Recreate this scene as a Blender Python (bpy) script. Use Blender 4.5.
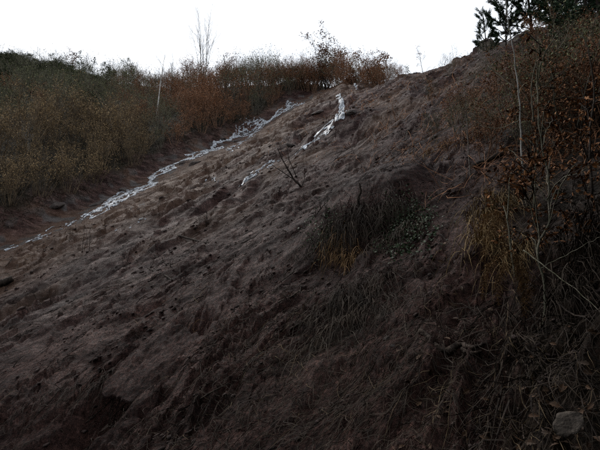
import bpy, bmesh
import math, random
import numpy as np
from mathutils import Vector, Matrix, noise as mnoise

# ------------------------------------------------------------------ scene, camera, sky, sun
scn = bpy.context.scene
COL = scn.collection
for o in list(bpy.data.objects):
    bpy.data.objects.remove(o, do_unlink=True)
cam_d = bpy.data.cameras.new('camera'); cam = bpy.data.objects.new('camera', cam_d); COL.objects.link(cam)
cam.location = (0, 0, 2.4); cam.rotation_euler = (math.radians(98.0), 0, 0)
cam_d.sensor_width = 36.0; cam_d.lens = 36.0*471.0/600.0
cam_d.clip_start = 0.05; cam_d.clip_end = 3000
scn.camera = cam
SUN_EL, SUN_AZ = math.radians(46), math.radians(-35)      # azimuth from +y towards +x
world = bpy.data.worlds.new('World'); scn.world = world; world.use_nodes = True
wt = world.node_tree; wt.nodes.clear()
sky = wt.nodes.new('ShaderNodeTexSky'); sky.sky_type = 'NISHITA'; sky.sun_disc = False
sky.sun_elevation = SUN_EL; sky.sun_rotation = SUN_AZ; sky.air_density = 1.0; sky.dust_density = 4.0
hs = wt.nodes.new('ShaderNodeHueSaturation'); hs.inputs['Saturation'].default_value = 0.15
cl = wt.nodes.new('ShaderNodeMix'); cl.data_type = 'RGBA'; cl.inputs['Factor'].default_value = 0.85
cl.inputs['B'].default_value = (8.0, 8.5, 9.2, 1)      # even grey-white cloud deck in front of the clear sky
bg = wt.nodes.new('ShaderNodeBackground'); bg.inputs['Strength'].default_value = 0.10
wo = wt.nodes.new('ShaderNodeOutputWorld')
wt.links.new(sky.outputs[0], hs.inputs['Color']); wt.links.new(hs.outputs[0], cl.inputs['A'])
cn = wt.nodes.new('ShaderNodeTexNoise'); cn.inputs['Scale'].default_value = 2.2; cn.inputs['Detail'].default_value = 4
cr = wt.nodes.new('ShaderNodeMapRange'); cr.inputs[1].default_value = .3; cr.inputs[2].default_value = .7; cr.inputs[3].default_value = .9; cr.inputs[4].default_value = 1.08
cm = wt.nodes.new('ShaderNodeMix'); cm.data_type = 'RGBA'; cm.blend_type = 'MULTIPLY'; cm.inputs['Factor'].default_value = 1.0
wt.links.new(cn.outputs[0], cr.inputs[0]); wt.links.new(cl.outputs['Result'], cm.inputs['A']); wt.links.new(cr.outputs[0], cm.inputs['B'])
wt.links.new(cm.outputs['Result'], bg.inputs['Color']); wt.links.new(bg.outputs[0], wo.inputs['Surface'])
sun_d = bpy.data.lights.new('sun', 'SUN'); sun_d.energy = 1.2; sun_d.angle = math.radians(25); sun_d.color = (1, .96, .9)
sun = bpy.data.objects.new('sun', sun_d); COL.objects.link(sun)
sv = Vector((math.sin(SUN_AZ)*math.cos(SUN_EL), math.cos(SUN_AZ)*math.cos(SUN_EL), math.sin(SUN_EL)))
sun.rotation_euler = sv.to_track_quat('Z', 'Y').to_euler(); sun.location = (-20, 30, 60)
vs = scn.view_settings; vs.view_transform = 'Standard'; vs.look = 'None'; vs.exposure = 0.45; vs.gamma = 1.0
vs.use_curve_mapping = False
scn.cycles.use_denoising = False            # keep the fine grain of mud and twigs
scn.cycles.max_bounces = 3; scn.cycles.diffuse_bounces = 2; scn.cycles.glossy_bounces = 1; scn.cycles.use_adaptive_sampling = False
# ------------------------------------------------------------------ terrain
PITCH = math.radians(8.0); FPX = 471.0; CAMZ = 2.4
CP, SP = math.cos(PITCH), math.sin(PITCH)
def ray(px, py):
    u = (px-300.0)/FPX; w = (225.0-py)/FPX
    return np.array([u, CP-w*SP, w*CP+SP])
def project(p):
    x, y, z = p[0], p[1], p[2]-CAMZ
    d = y*CP+z*SP; w = -y*SP+z*CP
    return 300+FPX*x/d, 225-FPX*w/d, d
def perlin(x, y, seed=0):
    x = np.asarray(x, float); y = np.asarray(y, float)
    xi = np.floor(x).astype(np.int64); yi = np.floor(y).astype(np.int64)
    xf = x-xi; yf = y-yi
    def grad(ix, iy, dx, dy):
        h = (ix*374761393 + iy*668265263 + seed*974711) & 0x7fffffff
        h = ((h ^ (h >> 13))*1274126177) & 0x7fffffff
        a = ((h ^ (h >> 16)) & 1023)*(2*math.pi/1024)
        return np.cos(a)*dx+np.sin(a)*dy
    ux = xf*xf*xf*(xf*(xf*6-15)+10); uy = yf*yf*yf*(yf*(yf*6-15)+10)
    a = grad(xi, yi, xf, yf); b = grad(xi+1, yi, xf-1, yf)
    c = grad(xi, yi+1, xf, yf-1); d = grad(xi+1, yi+1, xf-1, yf-1)
    return 1.5*((a+(b-a)*ux)+((c+(d-c)*ux)-(a+(b-a)*ux))*uy)
def softplus(v, k): return k*np.logaddexp(0, np.asarray(v, float)/k)
def sstep(a, b, v):
    t = np.clip((np.asarray(v, float)-a)/(b-a), 0, 1); return t*t*(3-2*t)
STREAM = np.array([(-40, 8), (-24, 18), (-15, 26), (-11.7, 36), (-6, 46), (3, 55), (9, 64), (12, 90)], float)
def stream_d(x, y):
    best = np.full(np.shape(x), 1e9); sg = np.ones(np.shape(x))
    for (ax, ay), (bx, by) in zip(STREAM[:-1], STREAM[1:]):
        dx, dy = bx-ax, by-ay; L2 = dx*dx+dy*dy
        t = np.clip(((x-ax)*dx+(y-ay)*dy)/L2, 0, 1)
        qx, qy = x-ax-t*dx, y-ay-t*dy
        d = np.hypot(qx, qy); cr = dx*qy-dy*qx
        m = d < best; best = np.where(m, d, best); sg = np.where(m, np.sign(cr), sg)
    return best*sg          # positive on the wooded side
RX = [-80, -45, -10, 0, 5, 8, 9.5, 12, 16, 30, 80]
RY = [70, 66, 62, 58, 55, 44, 36, 30, 27, 27, 27]
# skyline trim: heading (x/y) -> metres added near the ridge
TU = [-1.2, -.673, -.604, -.536, -.446, -.334, -.22, -.11, 0, .09, .18, .225, .27, .316, .36, .41, .454, .5, .6, .69, 1.2]
TZ = [0, 2.0, 2.7, 2.7, 1.8, 1.0, .5, -.3, 0, -.1, -1.0, -.9, -1.0, -.95, -.75, -.5, -.55, -.63, -.8, -1.1, -.5]
HOLLOWS = []   # x, y, radius, depth  (filled from photo positions below)
def base(x, y):
    x = np.asarray(x, float); y = np.asarray(y, float)
    R = np.interp(x, RX, RY)
    over = softplus(y-R, 1.2)
    ys = y-over*1.08
    ys = -1+softplus(ys+1, 1.0)
    g = .5*x+.01*np.maximum(-x-3, 0)**2
    g = np.where(x < -38, .5*-38+.01*35**2-.2*(x+38)*1.0*np.exp((x+38)/30), g)
    g = np.where(x > 20, 10+ .5*20*(1-np.exp(-(x-20)/20)), g)
    z = .40*ys+.0012*np.clip(ys, 0, 80)**2+g
    z = z+.75*30*(1-np.exp(-softplus(-(y+5), 1.5)/30))     # unseen bank raised behind the viewpoint to shade the foreground
    d = stream_d(x, y)
    fy = sstep(2, 14, y)
    z = z+fy*(8.5*(1-np.exp(-softplus(d+.2, .5)/12))-.2*np.exp(-((d-.2)/.7)**2))
    uu = x/np.maximum(y, 1)
    z = z+np.interp(uu, TU, TZ)*sstep(.25, 1.0, y/R)*(y > 0)
    z = z+.5*perlin(x/9, y/9, 3)*sstep(3, 12, np.hypot(x, y))+.16*perlin(x/3.1, y/3.1, 4)
    return z
def hollows(x, y):
    h = 0*np.asarray(x, float)
    for hx, hy, rx, ry, ang, dep in HOLLOWS:
        ex = 3.0 if dep > .6 and rx < .6 else 1.5
        c, s = math.cos(ang), math.sin(ang)
        a = ((x-hx)*c+(y-hy)*s)/rx; b = (-(x-hx)*s+(y-hy)*c)/ry
        h = h-dep*np.exp(-(a*a+b*b)**ex)
    return h
def hit(px, py, f=None, ymax=120):
    f = f or (lambda x, y: base(x, y)+hollows(x, y))
    r = ray(px, py)
    t = np.geomspace(1.0, ymax, 900)
    P = r[None]*t[:, None]; P[:, 2] += CAMZ
    dz = P[:, 2]-f(P[:, 0], P[:, 1])
    k = np.argmax(dz < 0)
    if dz[k] >= 0: return None
    a, b = t[k-1], t[k]; da, db = dz[k-1], dz[k]
    tt = a+(b-a)*da/(da-db)
    p = r*tt; return np.array([p[0], p[1], p[2]+CAMZ])
# ------------------------------------------------------------------ photo-placed hollows and swellings of the slope
def add_hollow(px, py, wx, hy, depth, ang=None):
    """a hollow (or, with negative depth, a swelling) at the ground point seen at px,py; wx, hy in metres"""
    p = hit(px, py)
    HOLLOWS.append((p[0], p[1], wx, hy, math.radians(40) if ang is None else ang, depth))
HB = hit(372, 232)
HOLLOWS.append((HB[0], HB[1]+.30, 1.0, .55, math.radians(15), -.62))          # grassy hummock in mid slope
for a in [(122, 390, .75, .40, 1.5), (172, 358, .22, .12, .16), (150, 425, .3, .2, .12), (374, 134, .9, 1.1, .8),
          (322, 118, 1.8, 1.6, 1.1), (160, 308, .5, .3, .2), (30, 308, .9, .35, .22), (10, 385, .6, .2, .15),
          (215, 205, .9, .5, .3), (250, 200, .8, .5, .25), (430, 172, .5, .4, .2), (300, 350, .3, .2, .1),
          (330, 395, .3, .2, .1), (480, 330, .4, .3, .15), (545, 345, .5, .3, .18), (70, 330, .6, .25, .15),
          (120, 345, .5, .2, .14), (260, 300, .5, .25, .14), (345, 128, 1.2, 1.2, -.5)]:
    add_hollow(*a)
FS = (.766, .643)                      # direction up the fall line
LAYERS = [(2.4, 7.5, .20, 0), (1.0, 4.6, .115, 1), (.46, 2.0, .080, 1), (.21, .75, .062, 1), (.105, .24, .046, 1), (.055, .085, .028, 1), (.028, .04, .014, 0)]
def worley(x, y, seed):
    xi = np.floor(x).astype(np.int64); yi = np.floor(y).astype(np.int64); best = np.full(np.shape(x), 9.0); hh = np.zeros(np.shape(x))
    for dx in (-1, 0, 1):
        for dy in (-1, 0, 1):
            cx = xi+dx; cy = yi+dy
            h = (cx*374761393+cy*668265263+seed*974711) & 0x7fffffff; h = ((h ^ (h >> 13))*1274126177) & 0x7fffffff; h = h ^ (h >> 16)
            d = (cx+.1+.8*((h & 1023)/1023)-x)**2+(cy+.1+.8*(((h >> 10) & 1023)/1023)-y)**2
            m = d < best; best = np.where(m, d, best); hh = np.where(m, ((h >> 5) & 255)/255.0, hh)
    return np.sqrt(best), hh
def detail(x, y):
    r = np.hypot(x, y)+.5
    s = x*FS[0]+y*FS[1]; t = -x*FS[1]+y*FS[0]
    t = t+.45*perlin(x/1.7, y/1.7, 11)+.12*perlin(x/.5, y/.5, 12); s = s+.5*perlin(x/1.3, y/1.3, 13)
    veg = sstep(1.2, 3.5, stream_d(x, y))
    z = np.zeros(np.shape(x))
    patch = .75+.9*perlin(x/2.2, y/2.2, 15)
    far = 1+sstep(7, 28, r)*1.5
    for i, (lt, ls, a, kind) in enumerate(LAYERS):
        n = perlin(t/lt, s/ls, 20+i)
        n = (1-2.2*np.abs(n))*.6 if kind else n
        m = np.clip(patch, .25, 1.6) if i > 1 else 1
        z = z+a*n*m*(far if i in (1, 2, 3) else 1)*sstep(.006, .02, lt/r)
    for i, (lt, ls, a) in enumerate([(.62, 1.5, .13), (.27, .5, .11), (.12, .17, .065), (.06, .075, .03)]):
        f, hh = worley(t/lt+.35*perlin(x/lt/.6, y/lt/.6, 70+i), s/ls+.35*perlin(x/lt/.6, y/lt/.6, 75+i), 40+i)
        z = z+a*np.clip(1-1.5*f*f, -.2, 1)*(hh**2)*np.clip(patch, .35, 1.5)*sstep(.006, .02, lt/r)*(far if i < 2 else 1)
    led = perlin(t/2.6+.6*perlin(x/1.9, y/1.9, 17), s/3.4, 18); up_ = sstep(16, 30, r)*sstep(-22, -8, stream_d(x, y))
    z = z+up_*(  .28*(1-2.4*np.abs(led))+.26*np.floor(2.2*perlin(t/4.5, s/2.2, 19)+.5*perlin(x/1.1, y/1.1, 16)))
    dd_ = stream_d(x, y)
    return z*(1-.55*veg)*(1-.82*sstep(-7, -2, dd_)*sstep(3, 1, dd_)*sstep(10, 16, y))
def H(x, y):
    x = np.asarray(x, float); y = np.asarray(y, float)
    return base(x, y)+hollows(x, y)+detail(x, y)
# sampled once on the polar lattice of the ground sheet, then looked up
AZ = np.radians(np.concatenate([np.linspace(-43, 43, 860), np.linspace(43, 317, 130)[1:-1]]))
RAD = np.concatenate([np.geomspace(.35, 1.9, 20), np.geomspace(1.9, 72, 740)[1:], np.geomspace(72, 900, 50)[1:]])
_A, _R = np.meshgrid(AZ, RAD)
GX, GY = np.sin(_A)*_R, np.cos(_A)*_R
GZ = H(GX.ravel(), GY.ravel()).reshape(GX.shape)
FZ = GZ[19:19+740, :860]; A0 = math.radians(-43); DA = math.radians(86)/859; LR0 = math.log(1.9); DL = math.log(72/1.9)/739
def Hg(x, y):
    x = np.asarray(x, float); y = np.asarray(y, float)
    i = np.clip((np.log(np.hypot(x, y)+1e-9)-LR0)/DL, 0, 738.999); j = np.clip((np.arctan2(x, y)-A0)/DA, 0, 858.999)
    i0 = i.astype(int); j0 = j.astype(int); fi = i-i0; fj = j-j0
    return (FZ[i0, j0]*(1-fi)+FZ[i0+1, j0]*fi)*(1-fj)+(FZ[i0, j0+1]*(1-fi)+FZ[i0+1, j0+1]*fi)*fj
def Hs(x, y):
    i = (math.log(math.hypot(x, y)+1e-9)-LR0)/DL; j = (math.atan2(x, y)-A0)/DA
    if not (0 <= i < 739 and 0 <= j < 859): return float(H(np.array([x]), np.array([y]))[0])
    i0 = int(i); j0 = int(j); fi = i-i0; fj = j-j0
    return float((FZ[i0, j0]*(1-fi)+FZ[i0+1, j0]*fi)*(1-fj)+(FZ[i0, j0+1]*(1-fi)+FZ[i0+1, j0+1]*fi)*fj)
def ground(px, py):
    p = hit(px, py, Hg, 70)
    return Vector(p) if p is not None else None
def at(px, py, Y):
    r = ray(px, py); p = r*(Y/r[1]); return Vector((p[0], p[1], p[2]+CAMZ))
def gnormal(x, y, e=.25):
    hx = Hs(x+e, y)-Hs(x-e, y); hy = Hs(x, y+e)-Hs(x, y-e)
    return Vector((-hx/(2*e), -hy/(2*e), 1)).normalized()

# ------------------------------------------------------------------ materials
def mat(name, c1, c2=None, rough=.85, scale=8.0, bump=0.0, bscale=40.0, spec=.1, c3=None, transl=0.0):
    m = bpy.data.materials.new(name); m.use_nodes = True; nt = m.node_tree; b = nt.nodes['Principled BSDF']
    b.inputs['Roughness'].default_value = rough; b.inputs['Specular IOR Level'].default_value = spec
    tc = nt.nodes.new('ShaderNodeTexCoord')
    if c2 is None:
        b.inputs['Base Color'].default_value = (*c1, 1)
    else:
        n = nt.nodes.new('ShaderNodeTexNoise'); n.inputs['Scale'].default_value = scale; n.inputs['Detail'].default_value = 5
        nt.links.new(tc.outputs['Object'], n.inputs['Vector'])
        r = nt.nodes.new('ShaderNodeValToRGB'); r.color_ramp.elements[0].position = .36; r.color_ramp.elements[1].position = .66
        r.color_ramp.elements[0].color = (*c1, 1); r.color_ramp.elements[1].color = (*c2, 1)
        if c3 is not None:
            e = r.color_ramp.elements.new(.52); e.color = (*c3, 1)
        nt.links.new(n.outputs[0], r.inputs[0])
        oi = nt.nodes.new('ShaderNodeObjectInfo')
        hv = nt.nodes.new('ShaderNodeHueSaturation')
        mr = nt.nodes.new('ShaderNodeMapRange'); mr.inputs[3].default_value = .75; mr.inputs[4].default_value = 1.25
        nt.links.new(oi.outputs['Random'], mr.inputs[0]); nt.links.new(mr.outputs[0], hv.inputs['Value'])
        nt.links.new(r.outputs[0], hv.inputs['Color']); nt.links.new(hv.outputs[0], b.inputs['Base Color'])
    if bump:
        n2 = nt.nodes.new('ShaderNodeTexNoise'); n2.inputs['Scale'].default_value = bscale; n2.inputs['Detail'].default_value = 6
        bp = nt.nodes.new('ShaderNodeBump'); bp.inputs['Strength'].default_value = bump; bp.inputs['Distance'].default_value = .02
        nt.links.new(tc.outputs['Object'], n2.inputs['Vector']); nt.links.new(n2.outputs[0], bp.inputs['Height'])
        nt.links.new(bp.outputs[0], b.inputs['Normal'])
    return m
M = {
 'bark_dark': mat('dark bark', (.018, .014, .012), (.05, .038, .03), .9, 12, .6),
 'bark_grey': mat('grey bark', (.07, .06, .05), (.17, .15, .13), .85, 14, .5),
 'bark_birch': mat('birch bark', (.16, .15, .13), (.42, .40, .37), .7, 6, .3, c3=(.30, .285, .26)),
 'bark_white': mat('white bark', (.40, .385, .36), (.72, .70, .66), .7, 5, .3, c3=(.6, .58, .55)),
 'bark_mossy': mat('mossy bark', (.06, .06, .035), (.2, .18, .14), .85, 16, .5),
 'twig_olive': mat('olive twigs', (.06, .044, .029), (.17, .125, .08), .85, 3),
 'twig_grey': mat('grey twigs', (.06, .056, .042), (.15, .135, .10), .85, 3),
 'twig_russet': mat('russet twigs', (.08, .047, .032), (.24, .14, .09), .85, 3),
 'leaf_olive': mat('dull straw leaves', (.15, .105, .055), (.36, .25, .13), .8, 4),
 'leaf_grey': mat('grey green leaves', (.07, .08, .04), (.17, .165, .085), .8, 4),
 'leaf_russet': mat('russet leaves', (.105, .048, .025), (.28, .135, .068), .75, 5),
 'leaf_oak': mat('dry oak leaves', (.10, .042, .016), (.30, .135, .052), .7, 18, .3, c3=(.18, .075, .028)),
 'leaf_litter': mat('wet fallen leaves', (.03, .018, .011), (.085, .046, .025), .6, 6),
 'dead_leaf': mat('grey dead leaf', (.05, .041, .034), (.12, .098, .08), .8, 25, .5, 60),
 'straw_dull': mat('dull straw', (.06, .042, .024), (.15, .108, .062), .8, 9),
 'gorse': mat('dark gorse', (.016, .028, .012), (.055, .068, .026), .8, 4),
 'needle': mat('pine needles', (.012, .028, .014), (.032, .06, .026), .6, 6),
 'fern': mat('dead bracken', (.11, .062, .028), (.27, .155, .07), .8, 20),
 'straw': mat('dead straw', (.12, .08, .038), (.30, .205, .10), .8, 9),
 'straw_dark': mat('muddy dead grass', (.022, .017, .013), (.062, .046, .034), .8, 6),
 'straw_orange': mat('orange dead grass', (.11, .06, .024), (.25, .145, .062), .75, 9),
 'ivy': mat('green ivy', (.013, .026, .008), (.036, .06, .02), .5, 14, spec=.15),
 'rock': mat('wet rock', (.024, .0195, .0175), (.070, .056, .050), .75, 3, .7, 9, spec=.12),
 'clod': mat('mud clods', (.022, .0155, .0135), (.075, .053, .047), .8, 2.5, .8, 60),
 'root': mat('muddy root', (.022, .016, .013), (.085, .063, .05), .85, 22, .9),
}
def ground_material():
    m = bpy.data.materials.new('landslide mud'); m.use_nodes = True; nt = m.node_tree; L = nt.links
    b = nt.nodes['Principled BSDF']
    tc = nt.nodes.new('ShaderNodeTexCoord')
    def noise(scale, detail=6, rough=.6, vec=None):
        n = nt.nodes.new('ShaderNodeTexNoise'); n.inputs['Scale'].default_value = scale; n.inputs['Detail'].default_value = detail
        n.inputs['Roughness'].default_value = rough
        L.new(vec or tc.outputs['Object'], n.inputs['Vector']); return n.outputs[0]
    def ramp(fac, stops):
        r = nt.nodes.new('ShaderNodeValToRGB'); e = r.color_ramp.elements
        while len(e) < len(stops): e.new(.5)
        for k, (p, c) in zip(e, stops): k.position = p; k.color = (*c, 1)
        L.new(fac, r.inputs[0]); return r.outputs[0]
    def mix(fac, a, c, mode='MIX'):
        n = nt.nodes.new('ShaderNodeMix'); n.data_type = 'RGBA'; n.blend_type = mode
        if isinstance(fac, float): n.inputs['Factor'].default_value = fac
        else: L.new(fac, n.inputs['Factor'])
        L.new(a, n.inputs['A']); L.new(c, n.inputs['B']); return n.outputs['Result']
    mp = nt.nodes.new('ShaderNodeMapping'); mp.vector_type = 'POINT'
    mp.inputs['Rotation'].default_value = (0, 0, -math.atan2(FS[1], FS[0])); mp.inputs['Scale'].default_value = (.3, 1, .6)
    L.new(tc.outputs['Object'], mp.inputs['Vector'])
    streak = noise(2.6, 8, .65, mp.outputs[0])
    big = noise(.35, 4)
    fine = noise(26, 6, .7)
    mud = ramp(streak, [(.30, (.018, .0100, .0090)), (.47, (.050, .0285, .0250)), (.58, (.088, .0525, .0460)), (.72, (.14, .091, .081))])
    tint = ramp(big, [(.35, (.80, .76, .78)), (.62, (1.12, 1.02, .96))])
    mud = mix(1.0, mud, tint, 'MULTIPLY')
    grain = ramp(fine, [(.36, (.22, .21, .21)), (.47, (.75, .75, .75)), (.56, (1.3, 1.27, 1.25)), (.66, (2.3, 2.2, 2.15))])
    mud = mix(.9, mud, grain, 'MULTIPLY')
    mid = noise(7.5, 8, .72, mp.outputs[0])
    mud = mix(.85, mud, ramp(mid, [(.36, (.42, .41, .41)), (.5, (1, 1, 1)), (.64, (1.6, 1.55, 1.5))]), 'MULTIPLY')
    at_ = nt.nodes.new('ShaderNodeAttribute'); at_.attribute_name = 'soil'
    sp = nt.nodes.new('ShaderNodeSeparateColor'); L.new(at_.outputs['Color'], sp.inputs[0])
    ochre = ramp(streak, [(.3, (.045, .025, .016)), (.5, (.115, .066, .042)), (.72, (.19, .12, .082))])
    mud = mix(sp.outputs[0], mud, ochre)
    litter = ramp(fine, [(.3, (.008, .0075, .0045)), (.5, (.02, .0165, .010)), (.7, (.042, .031, .017))])
    mud = mix(sp.outputs[1], mud, litter)
    rock_sheen = ramp(streak, [(.3, (.035, .032, .031)), (.5, (.09, .083, .08)), (.7, (.16, .15, .145))])
    mud = mix(sp.outputs[2], mud, rock_sheen)
    L.new(mud, b.inputs['Base Color'])
    rr = nt.nodes.new('ShaderNodeMapRange'); rr.inputs[1].default_value = .3; rr.inputs[2].default_value = .7
    rr.inputs[3].default_value = .75; rr.inputs[4].default_value = .38
    L.new(streak, rr.inputs[0]); L.new(rr.outputs[0], b.inputs['Roughness'])
    sm = nt.nodes.new('ShaderNodeMapRange'); sm.inputs[1].default_value = .42; sm.inputs[2].default_value = .66; sm.inputs[3].default_value = .04; sm.inputs[4].default_value = .17
    L.new(mid, sm.inputs[0]); L.new(sm.outputs[0], b.inputs['Specular IOR Level'])
    b0 = nt.nodes.new('ShaderNodeBump'); b0.inputs['Strength'].default_value = .9; b0.inputs['Distance'].default_value = .35
    L.new(noise(3.2, 9, .72, mp.outputs[0]), b0.inputs['Height'])
    n3 = noise(14, 8, .75); n4 = noise(75, 5, .7)
    b1 = nt.nodes.new('ShaderNodeBump'); b1.inputs['Strength'].default_value = .9; b1.inputs['Distance'].default_value = .14; L.new(b0.outputs[0], b1.inputs['Normal'])
    b2 = nt.nodes.new('ShaderNodeBump'); b2.inputs['Strength'].default_value = .8; b2.inputs['Distance'].default_value = .035
    L.new(n3, b1.inputs['Height']); L.new(n4, b2.inputs['Height']); L.new(b1.outputs[0], b2.inputs['Normal']); L.new(b2.outputs[0], b.inputs['Normal'])
    return m
def foam_material():
    m = bpy.data.materials.new('white water'); m.use_nodes = True; nt = m.node_tree; b = nt.nodes['Principled BSDF']
    tc = nt.nodes.new('ShaderNodeTexCoord'); n = nt.nodes.new('ShaderNodeTexNoise'); n.inputs['Scale'].default_value = 7; n.inputs['Detail'].default_value = 8; n.inputs['Roughness'].default_value = .7
    r = nt.nodes.new('ShaderNodeValToRGB'); r.color_ramp.elements[0].position = .40; r.color_ramp.elements[1].position = .60
    r.color_ramp.elements[0].color = (.07, .072, .075, 1); r.color_ramp.elements[1].color = (.56, .60, .65, 1)
    nt.links.new(tc.outputs['Object'], n.inputs['Vector']); nt.links.new(n.outputs[0], r.inputs[0]); nt.links.new(r.outputs[0], b.inputs['Base Color'])
    b.inputs['Roughness'].default_value = .45; b.inputs['Specular IOR Level'].default_value = .3
    n2 = nt.nodes.new('ShaderNodeTexNoise'); n2.inputs['Scale'].default_value = 11; n2.inputs['Detail'].default_value = 8; n2.inputs['Roughness'].default_value = .75
    a2 = nt.nodes.new('ShaderNodeMapRange'); a2.inputs[1].default_value = .36; a2.inputs[2].default_value = .52; a2.inputs[3].default_value = .0; a2.inputs[4].default_value = 1.0
    nt.links.new(tc.outputs['Object'], n2.inputs['Vector']); nt.links.new(n2.outputs[0], a2.inputs[0]); nt.links.new(a2.outputs[0], b.inputs['Alpha'])
    return m

# ------------------------------------------------------------------ mesh helpers
def tag(o, label=None, cat=None, group=None, kind=None):
    for k, v in (('label', label), ('category', cat), ('group', group), ('kind', kind)):
        if v: o[k] = v
    return o
def empty(name, loc=(0, 0, 0), rz=0.0):
    o = bpy.data.objects.new(name, None); COL.objects.link(o); o.location = loc; o.rotation_euler = (0, 0, rz)
    o.empty_display_size = .2; return o
class MB:
    def __init__(s): s.v = []; s.f = []
    def tube(s, pts, rad, n=5, cap=True):
        pts = [Vector(p) for p in pts]; k0 = len(s.v); up = None
        for i, p in enumerate(pts):
            d = (pts[min(i+1, len(pts)-1)]-pts[max(i-1, 0)])
            d = d.normalized() if d.length > 1e-9 else Vector((0, 0, 1))
            a = d.orthogonal().normalized() if up is None else (up-d*up.dot(d))
            if a.length < 1e-6: a = d.orthogonal()
            a.normalize(); up = a; c = d.cross(a)
            for j in range(n):
                an = 2*math.pi*j/n
                s.v.append(p+(a*math.cos(an)+c*math.sin(an))*rad[i])
        for i in range(len(pts)-1):
            for j in range(n):
                s.f.append((k0+i*n+j, k0+i*n+(j+1) % n, k0+(i+1)*n+(j+1) % n, k0+(i+1)*n+j))
        if cap:
            s.f.append(tuple(range(k0+n-1, k0-1, -1))); e = k0+(len(pts)-1)*n; s.f.append(tuple(range(e, e+n)))
    def leaf(s, p, d, nrm, L, W, lobes=0, fold=.25, curl=.2):
        p = Vector(p); d = Vector(d).normalized(); n = (Vector(nrm)-d*Vector(nrm).dot(d))
        n = n.normalized() if n.length > 1e-5 else d.orthogonal().normalized()
        q = d.cross(n); k = len(s.v)
        prof = [(.0, .0), (.25, .7), (.55, 1.0), (.8, .6), (1.0, .0)] if not lobes else \
               [(.0, .03), (.16, .42), (.26, .3), (.42, .95), (.52, .55), (.70, 1.0), (.80, .55), (.92, .5), (1.0, .02)]
        for (t, w) in prof:
            c = p+d*(t*L)+n*(-curl*L*t*t)
            s.v.append(c); s.v.append(c+q*(w*W*.5)+n*(fold*w*W*.5)); s.v.append(c-q*(w*W*.5)+n*(fold*w*W*.5))
        for i in range(len(prof)-1):
            a = k+i*3; b_ = a+3
            s.f.append((a, a+1, b_+1, b_)); s.f.append((a, b_, b_+2, a+2))
    def quadleaf(s, p, d, nrm, L, W):
        p = Vector(p); d = Vector(d).normalized(); q = d.cross(Vector(nrm))
        q = q.normalized() if q.length > 1e-5 else d.orthogonal().normalized()
        k = len(s.v); n = d.cross(q)
        s.v += [p, p+d*(L*.5)+q*(W*.5), p+d*L+n*(L*.15), p+d*(L*.5)-q*(W*.5)]
        s.f.append((k, k+1, k+2, k+3))
    def ribbon(s, pts, w, side):
        k = len(s.v); n = len(pts)
        for i, p in enumerate(pts):
            ww = w*(1-.92*(i/(n-1))**2)*.5
            s.v.append(Vector(p)+side*ww); s.v.append(Vector(p)-side*ww)
        for i in range(n-1):
            a = k+2*i; s.f.append((a, a+1, a+3, a+2))
    def mesh(s, name, m, smooth=True):
        me = bpy.data.meshes.new(name); me.from_pydata([tuple(v) for v in s.v], [], s.f); me.materials.append(m)
        if smooth: me.polygons.foreach_set('use_smooth', [True]*len(me.polygons))
        return me
    def build(s, name, m, parent=None, smooth=True, origin=None):
        if origin is not None:
            o3 = Vector(origin); s.v = [Vector(v)-o3 for v in s.v]
        o = bpy.data.objects.new(name, s.mesh(name, m, smooth)); COL.objects.link(o)
        if origin is not None: o.location = origin
        if parent: o.parent = parent
        return o
def rv(rng, k=1.0): return Vector((rng.gauss(0, k), rng.gauss(0, k), rng.gauss(0, k)))
def curve(p0, d, L, rng, n=4, wob=.15, lift=0.0):
    pts = [Vector(p0)]; d = Vector(d).normalized()
    for i in range(n):
        d = (d+rv(rng, wob)+Vector((0, 0, lift))).normalized(); pts.append(pts[-1]+d*(L/n))
    return pts, d
def sample(pts, t):
    f = t*(len(pts)-1); i = min(int(f), len(pts)-2); return pts[i].lerp(pts[i+1], f-i), (pts[i+1]-pts[i]).normalized()
def smooth_path(pts, n=4):
    pts = [Vector(p) for p in pts]; out = []
    for i in range(len(pts)-1):
        p0 = pts[max(i-1, 0)]; p1 = pts[i]; p2 = pts[i+1]; p3 = pts[min(i+2, len(pts)-1)]
        for k in range(n):
            t = k/n
            out.append(.5*((2*p1)+(p2-p0)*t+(2*p0-5*p1+4*p2-p3)*t*t+(3*p1-p0-3*p2+p3)*t**3))
    out.append(pts[-1]); return out
def taper(n, a, b): return [a+(b-a)*i/(n-1) for i in range(n)]

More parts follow.
